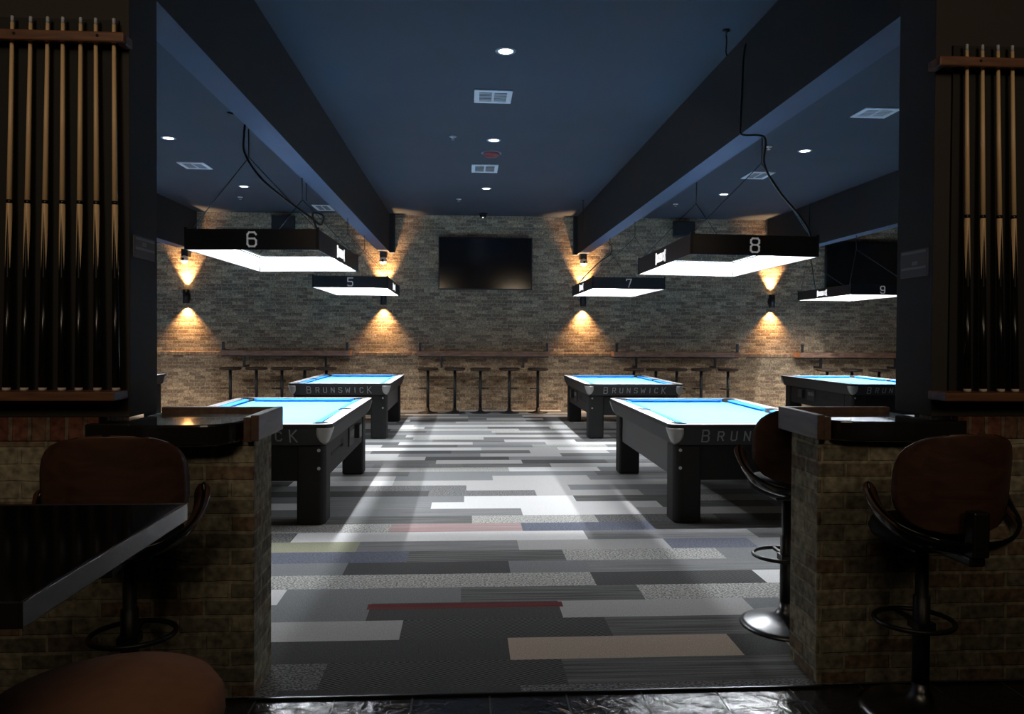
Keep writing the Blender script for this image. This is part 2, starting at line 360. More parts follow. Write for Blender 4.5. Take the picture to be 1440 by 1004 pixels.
for row, y0, y1 in bands:
    xs = [XL]; cs = []
    if row in SPEC:
        ym = (y0 + y1) / 2; px = [(p - 656.6) / 1059 * ym * (1 + 0.06 * (p - 656.6) / 1059) for p, c in SPEC[row]]
        st = px[0] - 1.0 if px[0] > -1.4 else px[0] - 0.6
        left = []
        while st > XL: left.append(st); st -= 1.0
        for q in sorted(left): xs.append(q); cs.append(random.choice(pool))
        for (p, c), X in zip(SPEC[row], px): xs.append(X); cs.append(c)
        q = xs[-1] + 1.0
    else: q = XL + random.random()
    while q < XR: xs.append(q); cs.append(random.choice(pool)); q += 1.0
    xs.append(XR); cs.append('H')
    for a, c2, k in zip(xs, xs[1:], cs):
        f = bm_f = b.faces.new([b.verts.new(p) for p in ((a, y0, .009), (c2, y0, .009), (c2, y1, .009), (a, y1, .009))]); f.material_index = kidx[k]
# thin red stripe inlaid in row 3 (between the 520 and 790 px joints)
f = b.faces.new([b.verts.new(p) for p in ((-.53, 4.05, .0095), (.53, 4.05, .0095), (.53, 4.13, .0095), (-.53, 4.13, .0095))]); f.material_index = kidx['R']
struct('carpet', b, [CP[k] for k in keys], 'grey patchwork plank carpet covering the pool room floor')
b = bm_(); box(b, KL - .02, KR + .02, 3.072, 3.087, 0.0005, 0.0105)
struct('trim_1', b, mat('black_transition_strip', (0.02, 0.02, 0.02), 0.3), 'black metal strip between carpet and tile', bevel=.003)

b = bm_(); box(b, XL, XR, WY, WY + .2, 0, CZ + .1); struct('wall_back', b, m_bwall, 'tan and brown antique brick wall behind the pool tables')
b = bm_(); box(b, XL, XR, WY - .035, WY + .01, 1.075, 1.143); struct('trim_2', b, m_bledge, 'projecting rowlock brick course along the back wall', bevel=.006)
b = bm_(); box(b, XL - .2, XL, -3, WY + .2, 0, CZ + .1); struct('wall_left', b, m_bwall)
b = bm_(); box(b, XR, XR + .2, -3, WY + .2, 0, CZ + .1); struct('wall_right', b, m_bwall)
b = bm_(); box(b, XL, XR, -3.2, -3, 0, CZ + .1); struct('wall_front', b, m_wallp)
b = bm_(); box(b, XL, XR, -3, WY, CZ, CZ + .1); struct('ceiling', b, m_ceil, 'dark painted flat ceiling')
BB = 3.095
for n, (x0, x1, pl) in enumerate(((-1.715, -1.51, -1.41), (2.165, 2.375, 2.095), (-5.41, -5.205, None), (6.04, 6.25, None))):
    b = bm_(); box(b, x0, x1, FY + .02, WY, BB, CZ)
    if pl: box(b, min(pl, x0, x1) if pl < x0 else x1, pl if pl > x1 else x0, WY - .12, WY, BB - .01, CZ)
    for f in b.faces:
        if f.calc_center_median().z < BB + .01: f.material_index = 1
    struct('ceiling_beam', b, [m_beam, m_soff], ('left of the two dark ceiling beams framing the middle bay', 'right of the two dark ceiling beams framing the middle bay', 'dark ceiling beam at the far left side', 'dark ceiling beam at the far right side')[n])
# partition with the opening: brick knee walls below, charcoal wall above
for nm, x0, x1 in (('wall_knee_left', XL, KL), ('wall_knee_right', KR, XR)):
    b = bm_(); box(b, x0, x1, NY, FY, 0, KH)
    struct(nm, b, m_knee, 'weathered brick half wall on the %s of the opening' % nm.split('_')[-1], bevel=.006)
for nm, x0, x1 in (('trim_3', XL, JL - .12), ('trim_4', JR + .12, XR)):
    b = bm_(); box(b, x0, x1, NY - .004, FY + .004, KH, 1.145); struct(nm, b, m_knee_cap, 'reddish upright brick course topping the %s half wall' % ('left' if nm == 'trim_3' else 'right'), bevel=.004)
for nm, x0, x1 in (('wall_partition_left', XL, JL), ('wall_partition_right', JR, XR)):
    b = bm_(); box(b, x0, x1, NY, FY, 1.145, CZ); struct(nm, b, m_wallp, 'charcoal painted wall carrying the %s cue rack' % nm.split('_')[-1], bevel=.004)
b = bm_(); box(b, JL, JR, NY, FY, 3.15, CZ); struct('trim_5', b, m_wallp)

# ------------------------------------------------------------------ bar ledges on the knee walls
def ledge(side, label):
    s = 1 if side == 'L' else -1
    xe = KL if side == 'L' else KR            # free end of the knee wall
    t = thing('bar_ledge', label, 'ledge', (xe, NY, KH), 0, 'lacquered ledges on the brick half walls')
    def X(v): return -s * v                   # v = distance back from the free end
    yf = -0.17 if side == 'L' else -0.08
    xin = 0.045; xout = 0.60 if side == 'L' else 0.62
    pts = [(X(xin), 0.20), (X(xin), -0.02)]
    for k in range(9):                        # rounded front corner
        a = k / 8 * PI / 2; pts.append((X(xin + 0.14 - 0.14 * math.cos(a)), -0.02 + (yf + 0.02) * math.sin(a)))
    pts += [(X(xin + .32), yf - .012), (X(xout - .06), yf + .008), (X(xout), yf + .03), (X(xout), -0.005), (X(0.489), -0.005), (X(0.489), 0.20)]
    if side == 'L': pts = pts[::-1]
    b = bm_(); prism(b, pts, 0.0, 0.083)
    obj('slab', b, m_slab, t, bevel=.008)
    b = bm_(); x0, x1 = sorted((X(-0.032), X(0.0)))
    box(b, x0, x1, -0.055, 0.345, 0.004, 0.108)
    x0, x1 = sorted((X(0.0), X(0.03))); box(b, x0, x1, -.05, .30, .0, .10)
    obj('end_board', b, m_edgew, t, bevel=.004)
    b = bm_(); x0, x1 = sorted((X(0.0), X(0.487))); box(b, x0, x1, 0.305, 0.345, -0.0, 0.107)
    obj('back_board', b, m_edgew, t, bevel=.004)
    b = bm_(); x0, x1 = sorted((X(0.03), X(0.487))); box(b, x0, x1, 0.20, 0.305, 0.0, 0.083)
    obj('inner_shelf', b, m_slab, t)
ledge('L', 'black lacquered ledge with brown end board reflecting a warm sconce glow')
ledge('R', 'black lacquered ledge with brown end board on the half wall behind the chair')

# jamb plaques
for nm, x, y0, y1, z0, z1, s, lb in (('wall_plaque', JL, 3.13, 3.33, 1.79, 1.88, 1, 'small grey plaque on the edge of the wall beside the seven cue rack'),
                                  ('wall_plaque', JR, 3.13, 3.33, 1.75, 1.87, -1, 'small grey plaque on the edge of the wall beside the four cue rack')):
    t = thing(nm, lb, 'plaque', (x, (y0 + y1) / 2, z0))
    b = bm_(); box(b, *sorted((0, s * .006)), -(y1 - y0) / 2, (y1 - y0) / 2, 0, z1 - z0); obj('plate', b, m_plate, t)
    b = bm_()
    for q in (0.04, (z1 - z0) - .01): box(b, *sorted((s * .006, s * .008)), -(y1 - y0) / 2 + .01, (y1 - y0) / 2 - .01, q - .006, q + .004)
    box(b, *sorted((s * .006, s * .008)), -.03, .01, .052, .068)
    obj('stripe', b, m_platel, t)

# ------------------------------------------------------------------ stroke lettering
GL = {
 'B': [[(0, 0), (0, 1), (.75, 1), (.95, .85), (.95, .65), (.75, .53), (0, .53)], [(.75, .53), (1, .4), (1, .14), (.8, 0), (0, 0)]],
 'R': [[(0, 0), (0, 1), (.8, 1), (1, .85), (1, .6), (.8, .48), (0, .48)], [(.55, .48), (1, 0)]],
 'U': [[(0, 1), (0, .15), (.2, 0), (.8, 0), (1, .15), (1, 1)]],
 'N': [[(0, 0), (0, 1), (1, .0), (1, 1)]],
 'S': [[(1, .85), (.85, 1), (.15, 1), (0, .85), (0, .62), (1, .4), (1, .15), (.85, 0), (.15, 0), (0, .15)]],
 'W': [[(0, 1), (.2, 0), (.5, .7), (.8, 0), (1, 1)]],
 'I': [[(.5, 0), (.5, 1)]],
 'C': [[(1, .82), (.8, 1), (.2, 1), (0, .82), (0, .18), (.2, 0), (.8, 0), (1, .18)]],
 'K': [[(0, 0), (0, 1)], [(1, 1), (0, .42)], [(.25, .55), (1, 0)]],
 '4': [[(.75, 0), (.75, 1), (0, .3), (1, .3)]],
 '5': [[(1, 1), (0, 1), (0, .55), (.8, .55), (1, .42), (1, .14), (.8, 0), (.1, 0), (0, .1)]],
 '6': [[(1, .85), (.8, 1), (.2, 1), (0, .85), (0, .15), (.2, 0), (.8, 0), (1, .15), (1, .42), (.8, .56), (0, .56)]],
 '7': [[(0, .85), (0, 1), (1, 1), (.45, 0)]],
 '8': [[(.2, .53), (0, .68), (0, .87), (.2, 1), (.8, 1), (1, .87), (1, .68), (.8, .53), (.2, .53), (0, .4), (0, .13), (.2, 0), (.8, 0), (1, .13), (1, .4), (.8, .53)]],
 '9': [[(0, .15), (.2, 0), (.8, 0), (1, .15), (1, .85), (.8, 1), (.2, 1), (0, .85), (0, .58), (.2, .44), (1, .44)]],
}
def strokes(bm, ch, x, z, w_, h, th, fn, dep=.003):
    for line in GL[ch]:
        for (a, b_) in zip(line, line[1:]):
            p = Vector((x + a[0] * w_, z + a[1] * h)); q = Vector((x + b_[0] * w_, z + b_[1] * h)); d = (q - p)
            if d.length < 1e-6: continue
            d.normalize(); n = Vector((-d.y, d.x)) * th / 2; p = p - d * th * .5; q = q + d * th * .5
            vs = []
            for k in (0, dep):
                for c in (p + n, p - n, q - n, q + n): vs.append(bm.verts.new(fn(c.x, c.y, k)))
            for f in ((0, 1, 2, 3), (7, 6, 5, 4), (0, 4, 5, 1), (1, 5, 6, 2), (2, 6, 7, 3), (3, 7, 4, 0)): bm.faces.new([vs[i] for i in f])

# ------------------------------------------------------------------ pool tables
TW, TL, TZ = 1.42, 2.50, 0.80
def roundrect(hx, hy, r, n=6):
    out = []
    for cx, cy, a0 in ((hx - r, hy - r, 0), (-hx + r, hy - r, 90), (-hx + r, -hy + r, 180), (hx - r, -hy + r, 270)):
        for k in range(n + 1):
            a = math.radians(a0 + 90 * k / n); out.append((cx + r * math.cos(a), cy + r * math.sin(a)))
    return out
def pool_table(loc, label, coin):
    t = thing('pool_table', label, 'pool table', loc, 0, 'blue felt pool tables')
    hx, hy = TW / 2, TL / 2
    ix, iy = hx - .105, hy - .105           # inner edge of wooden rail
    # rail cap with pocket bites
    inner = []
    pr = .066
    def arc(cx, cy, a0, a1, n=8):
        return [(cx + pr * math.cos(math.radians(a0 + (a1 - a0) * k / n)), cy + pr * math.sin(math.radians(a0 + (a1 - a0) * k / n))) for k in range(n + 1)]
    inner += arc(ix, iy, -75, 165)
    inner += arc(-ix, iy, 15, 255)
    inner += [(-ix, .052)] + arc(-ix - .012, 0, 80, 280) + [(-ix, -.052)]
    inner += arc(-ix, -iy, 105, 345)
    inner += arc(ix, -iy, 195, 435)
    inner += [(ix, -.052)] + arc(ix + .012, 0, -100, 100) + [(ix, .052)]
    b = bm_(); outer = roundrect(hx, hy, .075)
    ov = [b.verts.new((p[0], p[1], TZ)) for p in outer]; iv = [b.verts.new((p[0], p[1], TZ)) for p in inner]
    es = [b.edges.new((v[i], v[(i + 1) % len(v)])) for v in (ov, iv) for i in range(len(v))]
    bmesh.ops.triangle_fill(b, use_beauty=True, use_dissolve=False, edges=es)
    for f in b.faces:
        if f.normal.z < 0: f.normal_flip()
    r = bmesh.ops.extrude_face_region(b, geom=b.faces[:])
    for v in r['geom']:
        if isinstance(v, bmesh.types.BMVert): v.co.z -= .032
    b.normal_update()
    for f in b.faces:
        if abs(f.normal.z) < .5: f.material_index = 1
    obj('rail', b, [m_rail, m_apron], t)
    # diamond sights
    b = bm_()
    for sx in (-1, 1):
        for k in (-3, -2, -1, 1, 2, 3): lathe(b, [(.006, TZ), (.006, TZ + .0008)], 8, (sx * (hx - .055), k * .28, 0))
    for sy in (-1, 1):
        for k in (-1, 0, 1): lathe(b, [(.006, TZ), (.006, TZ + .0008)], 8, (k * .28, sy * (hy - .055), 0))
    obj('sights', b, m_dark, t)
    # bed cloth
    b = bm_(); box(b, -ix - .03, ix + .03, -iy - .03, iy + .03, TZ - .06, TZ - .034); obj('playing_surface', b, m_felt, t)
    # cushions
    def cushion(p0, p1, nrm):
        b = bm_(); p0 = Vector(p0); p1 = Vector(p1); n = Vector(nrm); d = (p1 - p0).normalized()
        prof = [(0, TZ - .001), (.056, TZ - .006), (.060, TZ - .014), (.028, TZ - .034), (0, TZ - .034)]
        rings = []
        for p, s in ((p0, 1), (p1, -1)):
            rings.append([b.verts.new((*(p + n * o + d * s * o * .75), z)) for o, z in prof])
        for i in range(5): b.faces.new((rings[0][i], rings[0][(i + 1) % 5], rings[1][(i + 1) % 5], rings[1][i]))
        b.faces.new(rings[0]); b.faces.new(rings[1])
        obj('cushion', b, m_cush, t)
    g = .078
    cushion((-ix + g, -iy), (ix - g, -iy), (0, 1)); cushion((-ix + g, iy), (ix - g, iy), (0, -1))
    for s in (-1, 1):
        cushion((s * ix, -iy + g), (s * ix, -.068), (-s, 0)); cushion((s * ix, .068), (s * ix, iy - g), (-s, 0))
    # pockets
    for cx, cy in ((ix, iy), (-ix, iy), (ix, -iy), (-ix, -iy), (ix + .012, 0), (-ix - .012, 0)):
        b = bm_(); lathe(b, [(.065, TZ - .062), (.065, TZ - .003), (.060, TZ - .004), (.058, TZ - .031), (.001, TZ - .0315)], 16, (cx, cy, 0)); obj('pocket', b, m_dark, t)
    # apron: tapers inwards from the rail
    b = bm_(); top = roundrect(hx - .004, hy - .004, .07); bot = roundrect(hx - .049, hy - .049, .05)
    A = [b.verts.new((p[0], p[1], TZ - .032)) for p in top]; B = [b.verts.new((p[0], p[1], TZ - .165)) for p in bot]
    for i in range(len(A)): b.faces.new((A[i], A[(i + 1) % len(A)], B[(i + 1) % len(A)], B[i]))
    b.faces.new(B[::-1])
    obj('apron', b, m_apron, t)
    # corner castings
    for sx in (-1, 1):
        for sy in (-1, 1):
            b = bm_(); n = 10; m_ = 6; grid = []
            for j in range(m_ + 1):
                v = j / m_; z = TZ - .030 - v * .128; half = (1 - v ** 1.9) ** .62 if v < 1 else 0.02
                inset = .004 + .045 * (TZ - .032 - z) / .133
                rr = .07 - .02 * v; row_ = []
                for i in range(n + 1):
                    u = (i / n * 2 - 1) * max(half, .05)
                    # walk around the corner: straight, arc, straight
                    sdist = u * .092; arcl = rr * PI / 4
                    if sdist < -arcl: px_, py_ = (hx - inset - rr) - (-sdist - arcl), (hy - inset)
                    elif sdist > arcl: px_, py_ = hx - inset, (hy - inset - rr) - (sdist - arcl)
                    else:
                        a = PI / 4 - sdist / rr; px_, py_ = hx - inset - rr + rr * math.cos(a), hy - inset - rr + rr * math.sin(a)
                    nx, ny = (px_ - (hx - .2)), (py_ - (hy - .2)); l = math.hypot(nx, ny) or 1
                    bulge = .006 + .010 * (1 - abs(i / n * 2 - 1) ** 2) * (1 - abs(v * 1.4 - .6))
                    row_.append(b.verts.new((sx * (px_ + nx / l * bulge), sy * (py_ + ny / l * bulge), z)))
                grid.append(row_)
            for j in range(m_):
                for i in range(n):
                    f = b.faces.new((grid[j][i], grid[j][i + 1], grid[j + 1][i + 1], grid[j + 1][i])); f.smooth = True
            o = obj('corner_casting', b, m_cast, t); md = o.modifiers.new('solid', 'SOLIDIFY'); md.thickness = .006; md.offset = 0
    # cabinet
    b = bm_(); box(b, -hx + .13, hx - .13, -hy + .15, hy - .15, .34, TZ - .164); obj('cabinet', b, m_cab, t, bevel=.004)
    # legs with bolts
    for sx in (-1, 1):
        for sy in (-1, 1):
            x0, x1 = hx - .058, hx - .278; y0, y1 = hy - .08, hy - .30; c = .035
            poly = [(sx * x0, sy * (y0 - c)), (sx * (x0 - c), sy * y0), (sx * x1, sy * y0), (sx * x1, sy * y1), (sx * x0, sy * y1)]
            b = bm_(); prism(b, poly, 0.0125, TZ - .166); lg = obj('leg', b, m_cab, t, bevel=.018)
            b = bm_(); box(b, *sorted((sx * (x0 - .02), sx * (x1 + .02))), *sorted((sy * (y0 - .03), sy * (y1 + .02))), .0092, .0125); obj('foot', b, m_black, lg)
            for bz in (.59, .45):
                b = bm_(); lathe(b, [(.002, -.010), (.010, -.008), (.013, 0), (.013, .004)], 12, (0, 0, 0), axis='Y')
                for v in b.verts: v.co = Vector((v.co.x + sx * (x0 - .05), (v.co.y * -sy * -1 if sy < 0 else -v.co.y) + sy * y0, v.co.z + bz))
                obj('bolt', b, m_chrome, lg)
    # lettering on both ends
    word = 'BRUNSWICK'; xsl = [0, .125, .23, .335, .44, .535, .645, .735, .84]; wd = [.052, .042, .042, .042, .042, .06, .04, .042, .05]
    zt = TZ - .032
    for s in (-1, 1):
        def fn(x, z, k, s=s):
            ins = .004 + .045 * (zt - z) / .133
            return (-s * x, s * (hy - ins + .001 + k), z)
        b = bm_()
        for ch, x, w_ in zip(word, xsl, wd):
            big = ch in 'BK'
            strokes(b, ch, x - .445, (.662 if big else .672), w_, .092 if big else .07, .010, fn)
        obj('lettering', b, m_letter, t)
    # coin side: ball return window, coin mechanism, handle
    if coin:
        s = coin; fx = hx - .13
        b = bm_(); box(b, *sorted((s * fx, s * (fx + .06))), -hy + .325, hy - .325, .36, TZ - .17); pn = obj('side_panel', b, m_cab, t, bevel=.004)
        fx2 = fx + .061
        b = bm_()
        box(b, *sorted((s * fx2, s * (fx2 + .002))), -.85, -.30, .50, .525); box(b, *sorted((s * fx2, s * (fx2 + .002))), -.40, -.25, .50, .57)
        obj('ball_return', b, m_dark, t)
        b = bm_(); box(b, *sorted((s * fx2, s * (fx2 + .012))), .02, .30, .44, .62); cm = obj('coin_box', b, m_apron, t, bevel=.004)
        b = bm_()
        b.free()
        for q in range(4):
            b = bm_(); box(b, *sorted((s * (fx2 + .012), s * (fx2 + .020))), .06 + q * .055, .072 + q * .055, .52, .58)
            obj('coin_slot', b, m_cast, cm)
        b = bm_(); box(b, *sorted((s * fx2, s * (fx2 + .05))), .40, .56, .47, .60); obj('coin_drawer', b, m_black, t, bevel=.005)
    else:
        for s in (-1, 1):
            b = bm_(); box(b, *sorted((s * (hx - .13), s * (hx - .085))), -hy + .325, hy - .325, .36, TZ - .17); obj('side_panel', b, m_panel, t, bevel=.004)
    return t
pool_table((-1.735, 7.03, 0), 'blue felt pool table behind the left brick half wall, its end hidden', 1)
pool_table((2.28, 6.98, 0), 'nearest blue felt pool table behind the chair and right brick half wall', 0)
pool_table((-1.785, 11.90, 0), 'blue felt pool table at far left of the carpet aisle, under light five', 0)
pool_table((2.40, 11.86, 0), 'blue felt pool table right of the stools below the television, under light seven', -1)
pool_table((6.31, 11.92, 0), 'blue felt pool table under light nine, half hidden by the wall', -1)
pool_table((-5.82, 11.95, 0), 'pool table at far left edge of the opening, only its corner showing', 0)

# ------------------------------------------------------------------ pool table lights
LW, LL, LH = 1.02, 2.0, .155
def wire(bm, a, c, r=.004): tube(bm, [a, c], r, 6)
def pool_light(num, loc, rz, tilt, apex_x, label, cord=None):
    t = thing('pool_table_light', label, 'pool table light', loc, rz, 'numbered pool table lights')
    hx, hy = LW / 2, LL / 2; th = .008
    def z_(x): return x * math.tan(tilt)
    t.rotation_euler = (0, -tilt, rz)
    for nm, (x0, x1, y0, y1) in (('end_panel', (-hx, hx, -hy, -hy + th)), ('end_panel', (-hx, hx, hy - th, hy)), ('side_panel', (-hx, -hx + th, -hy + th, hy - th)), ('side_panel', (hx - th, hx, -hy + th, hy - th))):
        b = bm_(); box(b, x0, x1, y0, y1, 0, LH); obj(nm, b, m_shade, t)
    for nm, (x0, x1, y0, y1) in (('inner_reflector', (-hx + th, hx - th, -hy + th, -hy + th + .003)), ('inner_reflector', (-hx + th, hx - th, hy - th - .003, hy - th)), ('inner_reflector', (-hx + th, -hx + th + .003, -hy + th + .003, hy - th - .003)), ('inner_reflector', (hx - th - .003, hx - th, -hy + th + .003, hy - th - .003))):
        b = bm_(); box(b, x0, x1, y0, y1, .001, LH - .012); obj(nm, b, m_white, t)
    fw = .05
    for (x0, x1, y0, y1) in ((-hx, hx, -hy, -hy + fw), (-hx, hx, hy - fw, hy), (-hx, -hx + fw, -hy + fw, hy - fw), (hx - fw, hx, -hy + fw, hy - fw)):
        b = bm_(); box(b, x0, x1, y0, y1, LH, LH + .006); obj('top_flange', b, m_shade, t)
    for (x0, x1, y0, y1) in ((-hx + .03, hx - .03, -hy + .028, -hy + .037), (-hx + .03, hx - .03, hy - .037, hy - .028), (-hx + .028, -hx + .037, -hy + .03, hy - .03), (hx - .037, hx - .028, -hy + .03, hy - .03)):
        b = bm_(); f = b.faces.new([b.verts.new(p) for p in ((x0, y1, LH - .006), (x1, y1, LH - .006), (x1, y0, LH - .006), (x0, y0, LH - .006))])
        obj('led_strip', b, m_diff, t, fixn=False)
        b = bm_(); box(b, x0, x1, y0, y1, LH - .005, LH - .001); obj('led_housing', b, m_white, t)
        add_light('led_strip_lamp', 'AREA', ((x0 + x1) / 2, (y0 + y1) / 2, LH - .008), LAMP_W * (x1 - x0) * (y1 - y0) / .0525, COOL, t, None, size=x1 - x0, size_y=y1 - y0, spread=LAMP_SPREAD)
    for sx in (-1, 1):
        for sy in (-1, 1):
            b = bm_(); box(b, *sorted((sx * (hx + .004), sx * (hx - .018))), *sorted((sy * (hy + .004), sy * (hy + .001))), 0, LH + .02)
            box(b, *sorted((sx * (hx + .004), sx * (hx + .001))), *sorted((sy * (hy + .004), sy * (hy - .018))), 0, LH + .02)
            obj('corner_post', b, m_apron, t)
            b = bm_(); box(b, *sorted((sx * (hx - .012), sx * (hx - .020))), *sorted((sy * (hy - .012), sy * (hy - .020))), .002, LH - .012); obj('inner_corner', b, m_apron, t)
    for s in (-1, 1):
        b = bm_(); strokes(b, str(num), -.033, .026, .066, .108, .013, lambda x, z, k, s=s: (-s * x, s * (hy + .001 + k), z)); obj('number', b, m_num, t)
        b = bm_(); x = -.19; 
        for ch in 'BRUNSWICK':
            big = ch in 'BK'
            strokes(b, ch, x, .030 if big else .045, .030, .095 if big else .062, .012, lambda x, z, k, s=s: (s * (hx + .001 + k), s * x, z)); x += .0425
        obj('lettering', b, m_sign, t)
    # hanging wires: V at both ends from under the beam
    ax = apex_x - loc[0]; az = 2.87 - loc[2]; bz = BB - .003 - loc[2]
    for sy in (-1, 1):
        y = sy * (hy - .08)
        b = bm_(); wire(b, (ax, y, az), (-hx + .02, y, LH + .006), .0035); obj('hanging_wire', b, m_black, t)
        b = bm_(); wire(b, (ax, y, az), (hx - .02, y, LH + .006), .0035); obj('hanging_wire', b, m_black, t)
        b = bm_(); wire(b, (ax, y, bz), (ax, y, az), .005); obj('hanging_wire', b, m_black, t)
    if cord:
        b = bm_(); tube(b, smoothpath([Vector(p) - Vector(loc) for p in cord]), .009, 8); obj('power_cord', b, m_black, t)
    return t
pool_light(6, (-1.66, 6.97, 2.138), -.010, .010, -1.70, 'black pool table light numbered 6 hanging near the left wall edge',
           [(-1.86, 6.05, 3.22), (-1.735, 6.05, 3.18), (-1.735, 6.05, 3.05), (-1.73, 6.05, 2.90), (-1.60, 6.05, 2.70), (-1.36, 6.03, 2.50), (-1.22, 6.02, 2.40), (-1.14, 6.02, 2.34), (-1.12, 6.02, 2.41), (-1.20, 6.02, 2.43), (-1.18, 6.02, 2.33), (-1.17, 6.05, 2.305)])
pool_light(8, (2.285, 6.83, 2.125), -.020, -.015, 2.35, 'black pool table light numbered 8 hanging at right above the nearest right table',
           [(2.20, 5.79, 3.835), (2.15, 5.8, 3.72), (2.148, 5.82, 3.45), (2.148, 5.84, 3.16), (2.165, 5.85, 3.078), (2.30, 5.86, 3.078), (2.36, 5.86, 3.04), (2.36, 5.87, 2.85), (2.47, 5.87, 2.66), (2.63, 5.87, 2.48), (2.72, 5.88, 2.37), (2.76, 5.9, 2.296)])
pool_light(5, (-1.61, 11.45, 2.127), .010, -.004, -1.66, 'black pool table light numbered 5 over the far table left of the television')
pool_light(7, (2.245, 11.37, 2.141), 0.0, -.003, 2.34, 'black pool table light numbered 7 over the far table right of the television',
           [(2.36, 12.6, 3.07), (2.43, 12.62, 3.0), (2.40, 12.6, 2.86), (2.2, 12.45, 2.72), (1.95, 12.33, 2.48), (1.80, 12.3, 2.305)])
pool_light(9, (6.53, 12.45, 2.154), -.027, -.003, 6.14, 'black pool table light numbered 9 cut off by the right partition wall',
           [(6.02, 13.0, 3.82), (6.02, 13.0, 3.4), (6.03, 13.0, 3.05), (6.10, 13.0, 2.6), (6.15, 13.0, 2.315)])
pool_light(4, (-5.60, 11.60, 2.135), 0.0, 0.0, -5.31, 'black pool table light at the left pillar, only its bright corner showing')

# ------------------------------------------------------------------ ceiling fittings
def downlight(loc, label):
    t = thing('downlight', label, 'ceiling light', loc, 0, 'round recessed ceiling lights')
    b = bm_(); lathe(b, [(.060, -.001), (.062, -.006), (.085, -.004), (.088, 0)], 28); obj('trim_ring', b, m_dlring, t)
    b = bm_(); lathe(b, [(.060, -.0005), (.060, -.004)], 28); obj('lens', b, m_dl, t)
    add_light('downlight_lamp', 'SPOT', (0, 0, -.02), 6.0, (0.95, 0.97, 1.0), t, (0, 0, -1), .05, spot=1.5, blend=.7)
for x, y, lb in ((.31, 6.27, 'round recessed light in the middle bay, nearest and largest'), (.315, 9.12, 'round recessed light between the middle vents, beside red detector'), (.30, 12.11, 'round recessed light in the middle bay nearest the brick wall'),
                 (-3.60, 9.34, 'round recessed light beside the left partition wall'), (-3.56, 12.28, 'round recessed light above light number 6, nearest the brick wall'),
                 (4.255, 9.32, 'round recessed light in the right bay, the nearer of two'), (4.23, 12.25, 'round recessed light in the right bay nearest the brick wall')):
    downlight((x, y, CZ), lb)
def vent(loc, sx, sy, label):
    t = thing('ceiling_vent', label, 'vent', loc, 0, 'white ceiling air vents')
    b = bm_(); hx, hy = sx / 2, sy / 2; f = .05
    for x0, x1, y0, y1 in ((-hx, hx, -hy, -hy + f), (-hx, hx, hy - f, hy), (-hx, -hx + f, -hy + f, hy - f), (hx - f, hx, -hy + f, hy - f)): box(b, x0, x1, y0, y1, -.012, 0)
    box(b, -.012, .012, -hy + f, hy - f, -.011, 0)
    obj('frame', b, m_vent, t, bevel=.002)
    b = bm_(); box(b, -hx + f, hx - f, -hy + f, hy - f, -.003, -.0005); obj('duct', b, m_dark, t)
    b = bm_(); n = 7
    for k in range(n):
        y = -hy + f + (k + .5) * (sy - 2 * f) / n
        vs = box(b, -hx + f, hx - f, y - .014, y + .012, -.010, -.006)
        for v in vs:
            if v.co.y > y: v.co.z += .004
            
    obj('louvres', b, m_vent, t)
for x, y, sx, sy, lb in ((.245, 7.45, .37, .39, 'white vent in the middle bay behind the nearest downlight'), (.24, 10.66, .37, .48, 'white vent in the middle bay behind the red detector'),
                         (-3.81, 10.82, .36, .40, 'white vent in the left bay between two downlights'), (-2.67, 14.2, .32, .6, 'white vent beside left beam by the brick wall'),
                         (4.26, 7.68, .38, .33, 'white vent touching the right partition wall edge'), (4.22, 10.77, .34, .46, 'white vent crossed by the hanging black cord')):
    vent((x, y, CZ), sx, sy, lb)
def sprinkler(loc, label):
    t = thing('sprinkler_head', label, 'sprinkler', loc, 0, 'ceiling sprinkler heads')
    b = bm_(); lathe(b, [(.045, 0), (.042, -.008), (.012, -.010)], 16); obj('escutcheon', b, m_vent, t)
    b = bm_(); lathe(b, [(.010, -.01), (.010, -.035), (.022, -.036), (.022, -.040)], 12); obj('nozzle', b, m_chrome, t)
for x, y, lb in ((-.176, 9.0, 'pale sprinkler head left of the middle downlight'), (-.153, 13.1, 'tiny sprinkler head near the brick wall, middle bay'), (3.717, 9.15, 'pale sprinkler head beside hanging cord in right bay'),
                 (3.696, 13.24, 'tiny sprinkler head above the wall speaker, right bay'), (-3.9, 13.24, 'tiny sprinkler head below the left far downlight')):
    sprinkler((x, y, CZ), lb)
t = thing('smoke_detector', 'dark red round detector behind the second middle downlight', 'detector', (.304, 9.76, CZ))
b = bm_(); lathe(b, [(.11, 0), (.11, -.02), (.08, -.05), (.02, -.055)], 20); obj('cap', b, m_red, t)
b = bm_(); lathe(b, [(.13, 0), (.13, -.008)], 20); obj('base', b, m_dlring, t)
t = thing('dome_camera', 'small dark dome camera on ceiling above the television', 'camera', (.298, 14.6, CZ))
b = bm_(); lathe(b, [(.09, 0), (.09, -.03)], 20); obj('base', b, m_black, t)
b = bm_(); lathe(b, [(.07, -.03), (.062, -.06), (.04, -.083), (.01, -.092)], 20); obj('dome', b, m_tv, t)
b = bm_(); lathe(b, [(.016, -.088), (.016, -.10)], 10, (0.0, -.035, .012)); obj('indicator', b, mat('camera_led', (.9, .9, .9), .4, emis=(1, 1, 1), estr=2.5), t)
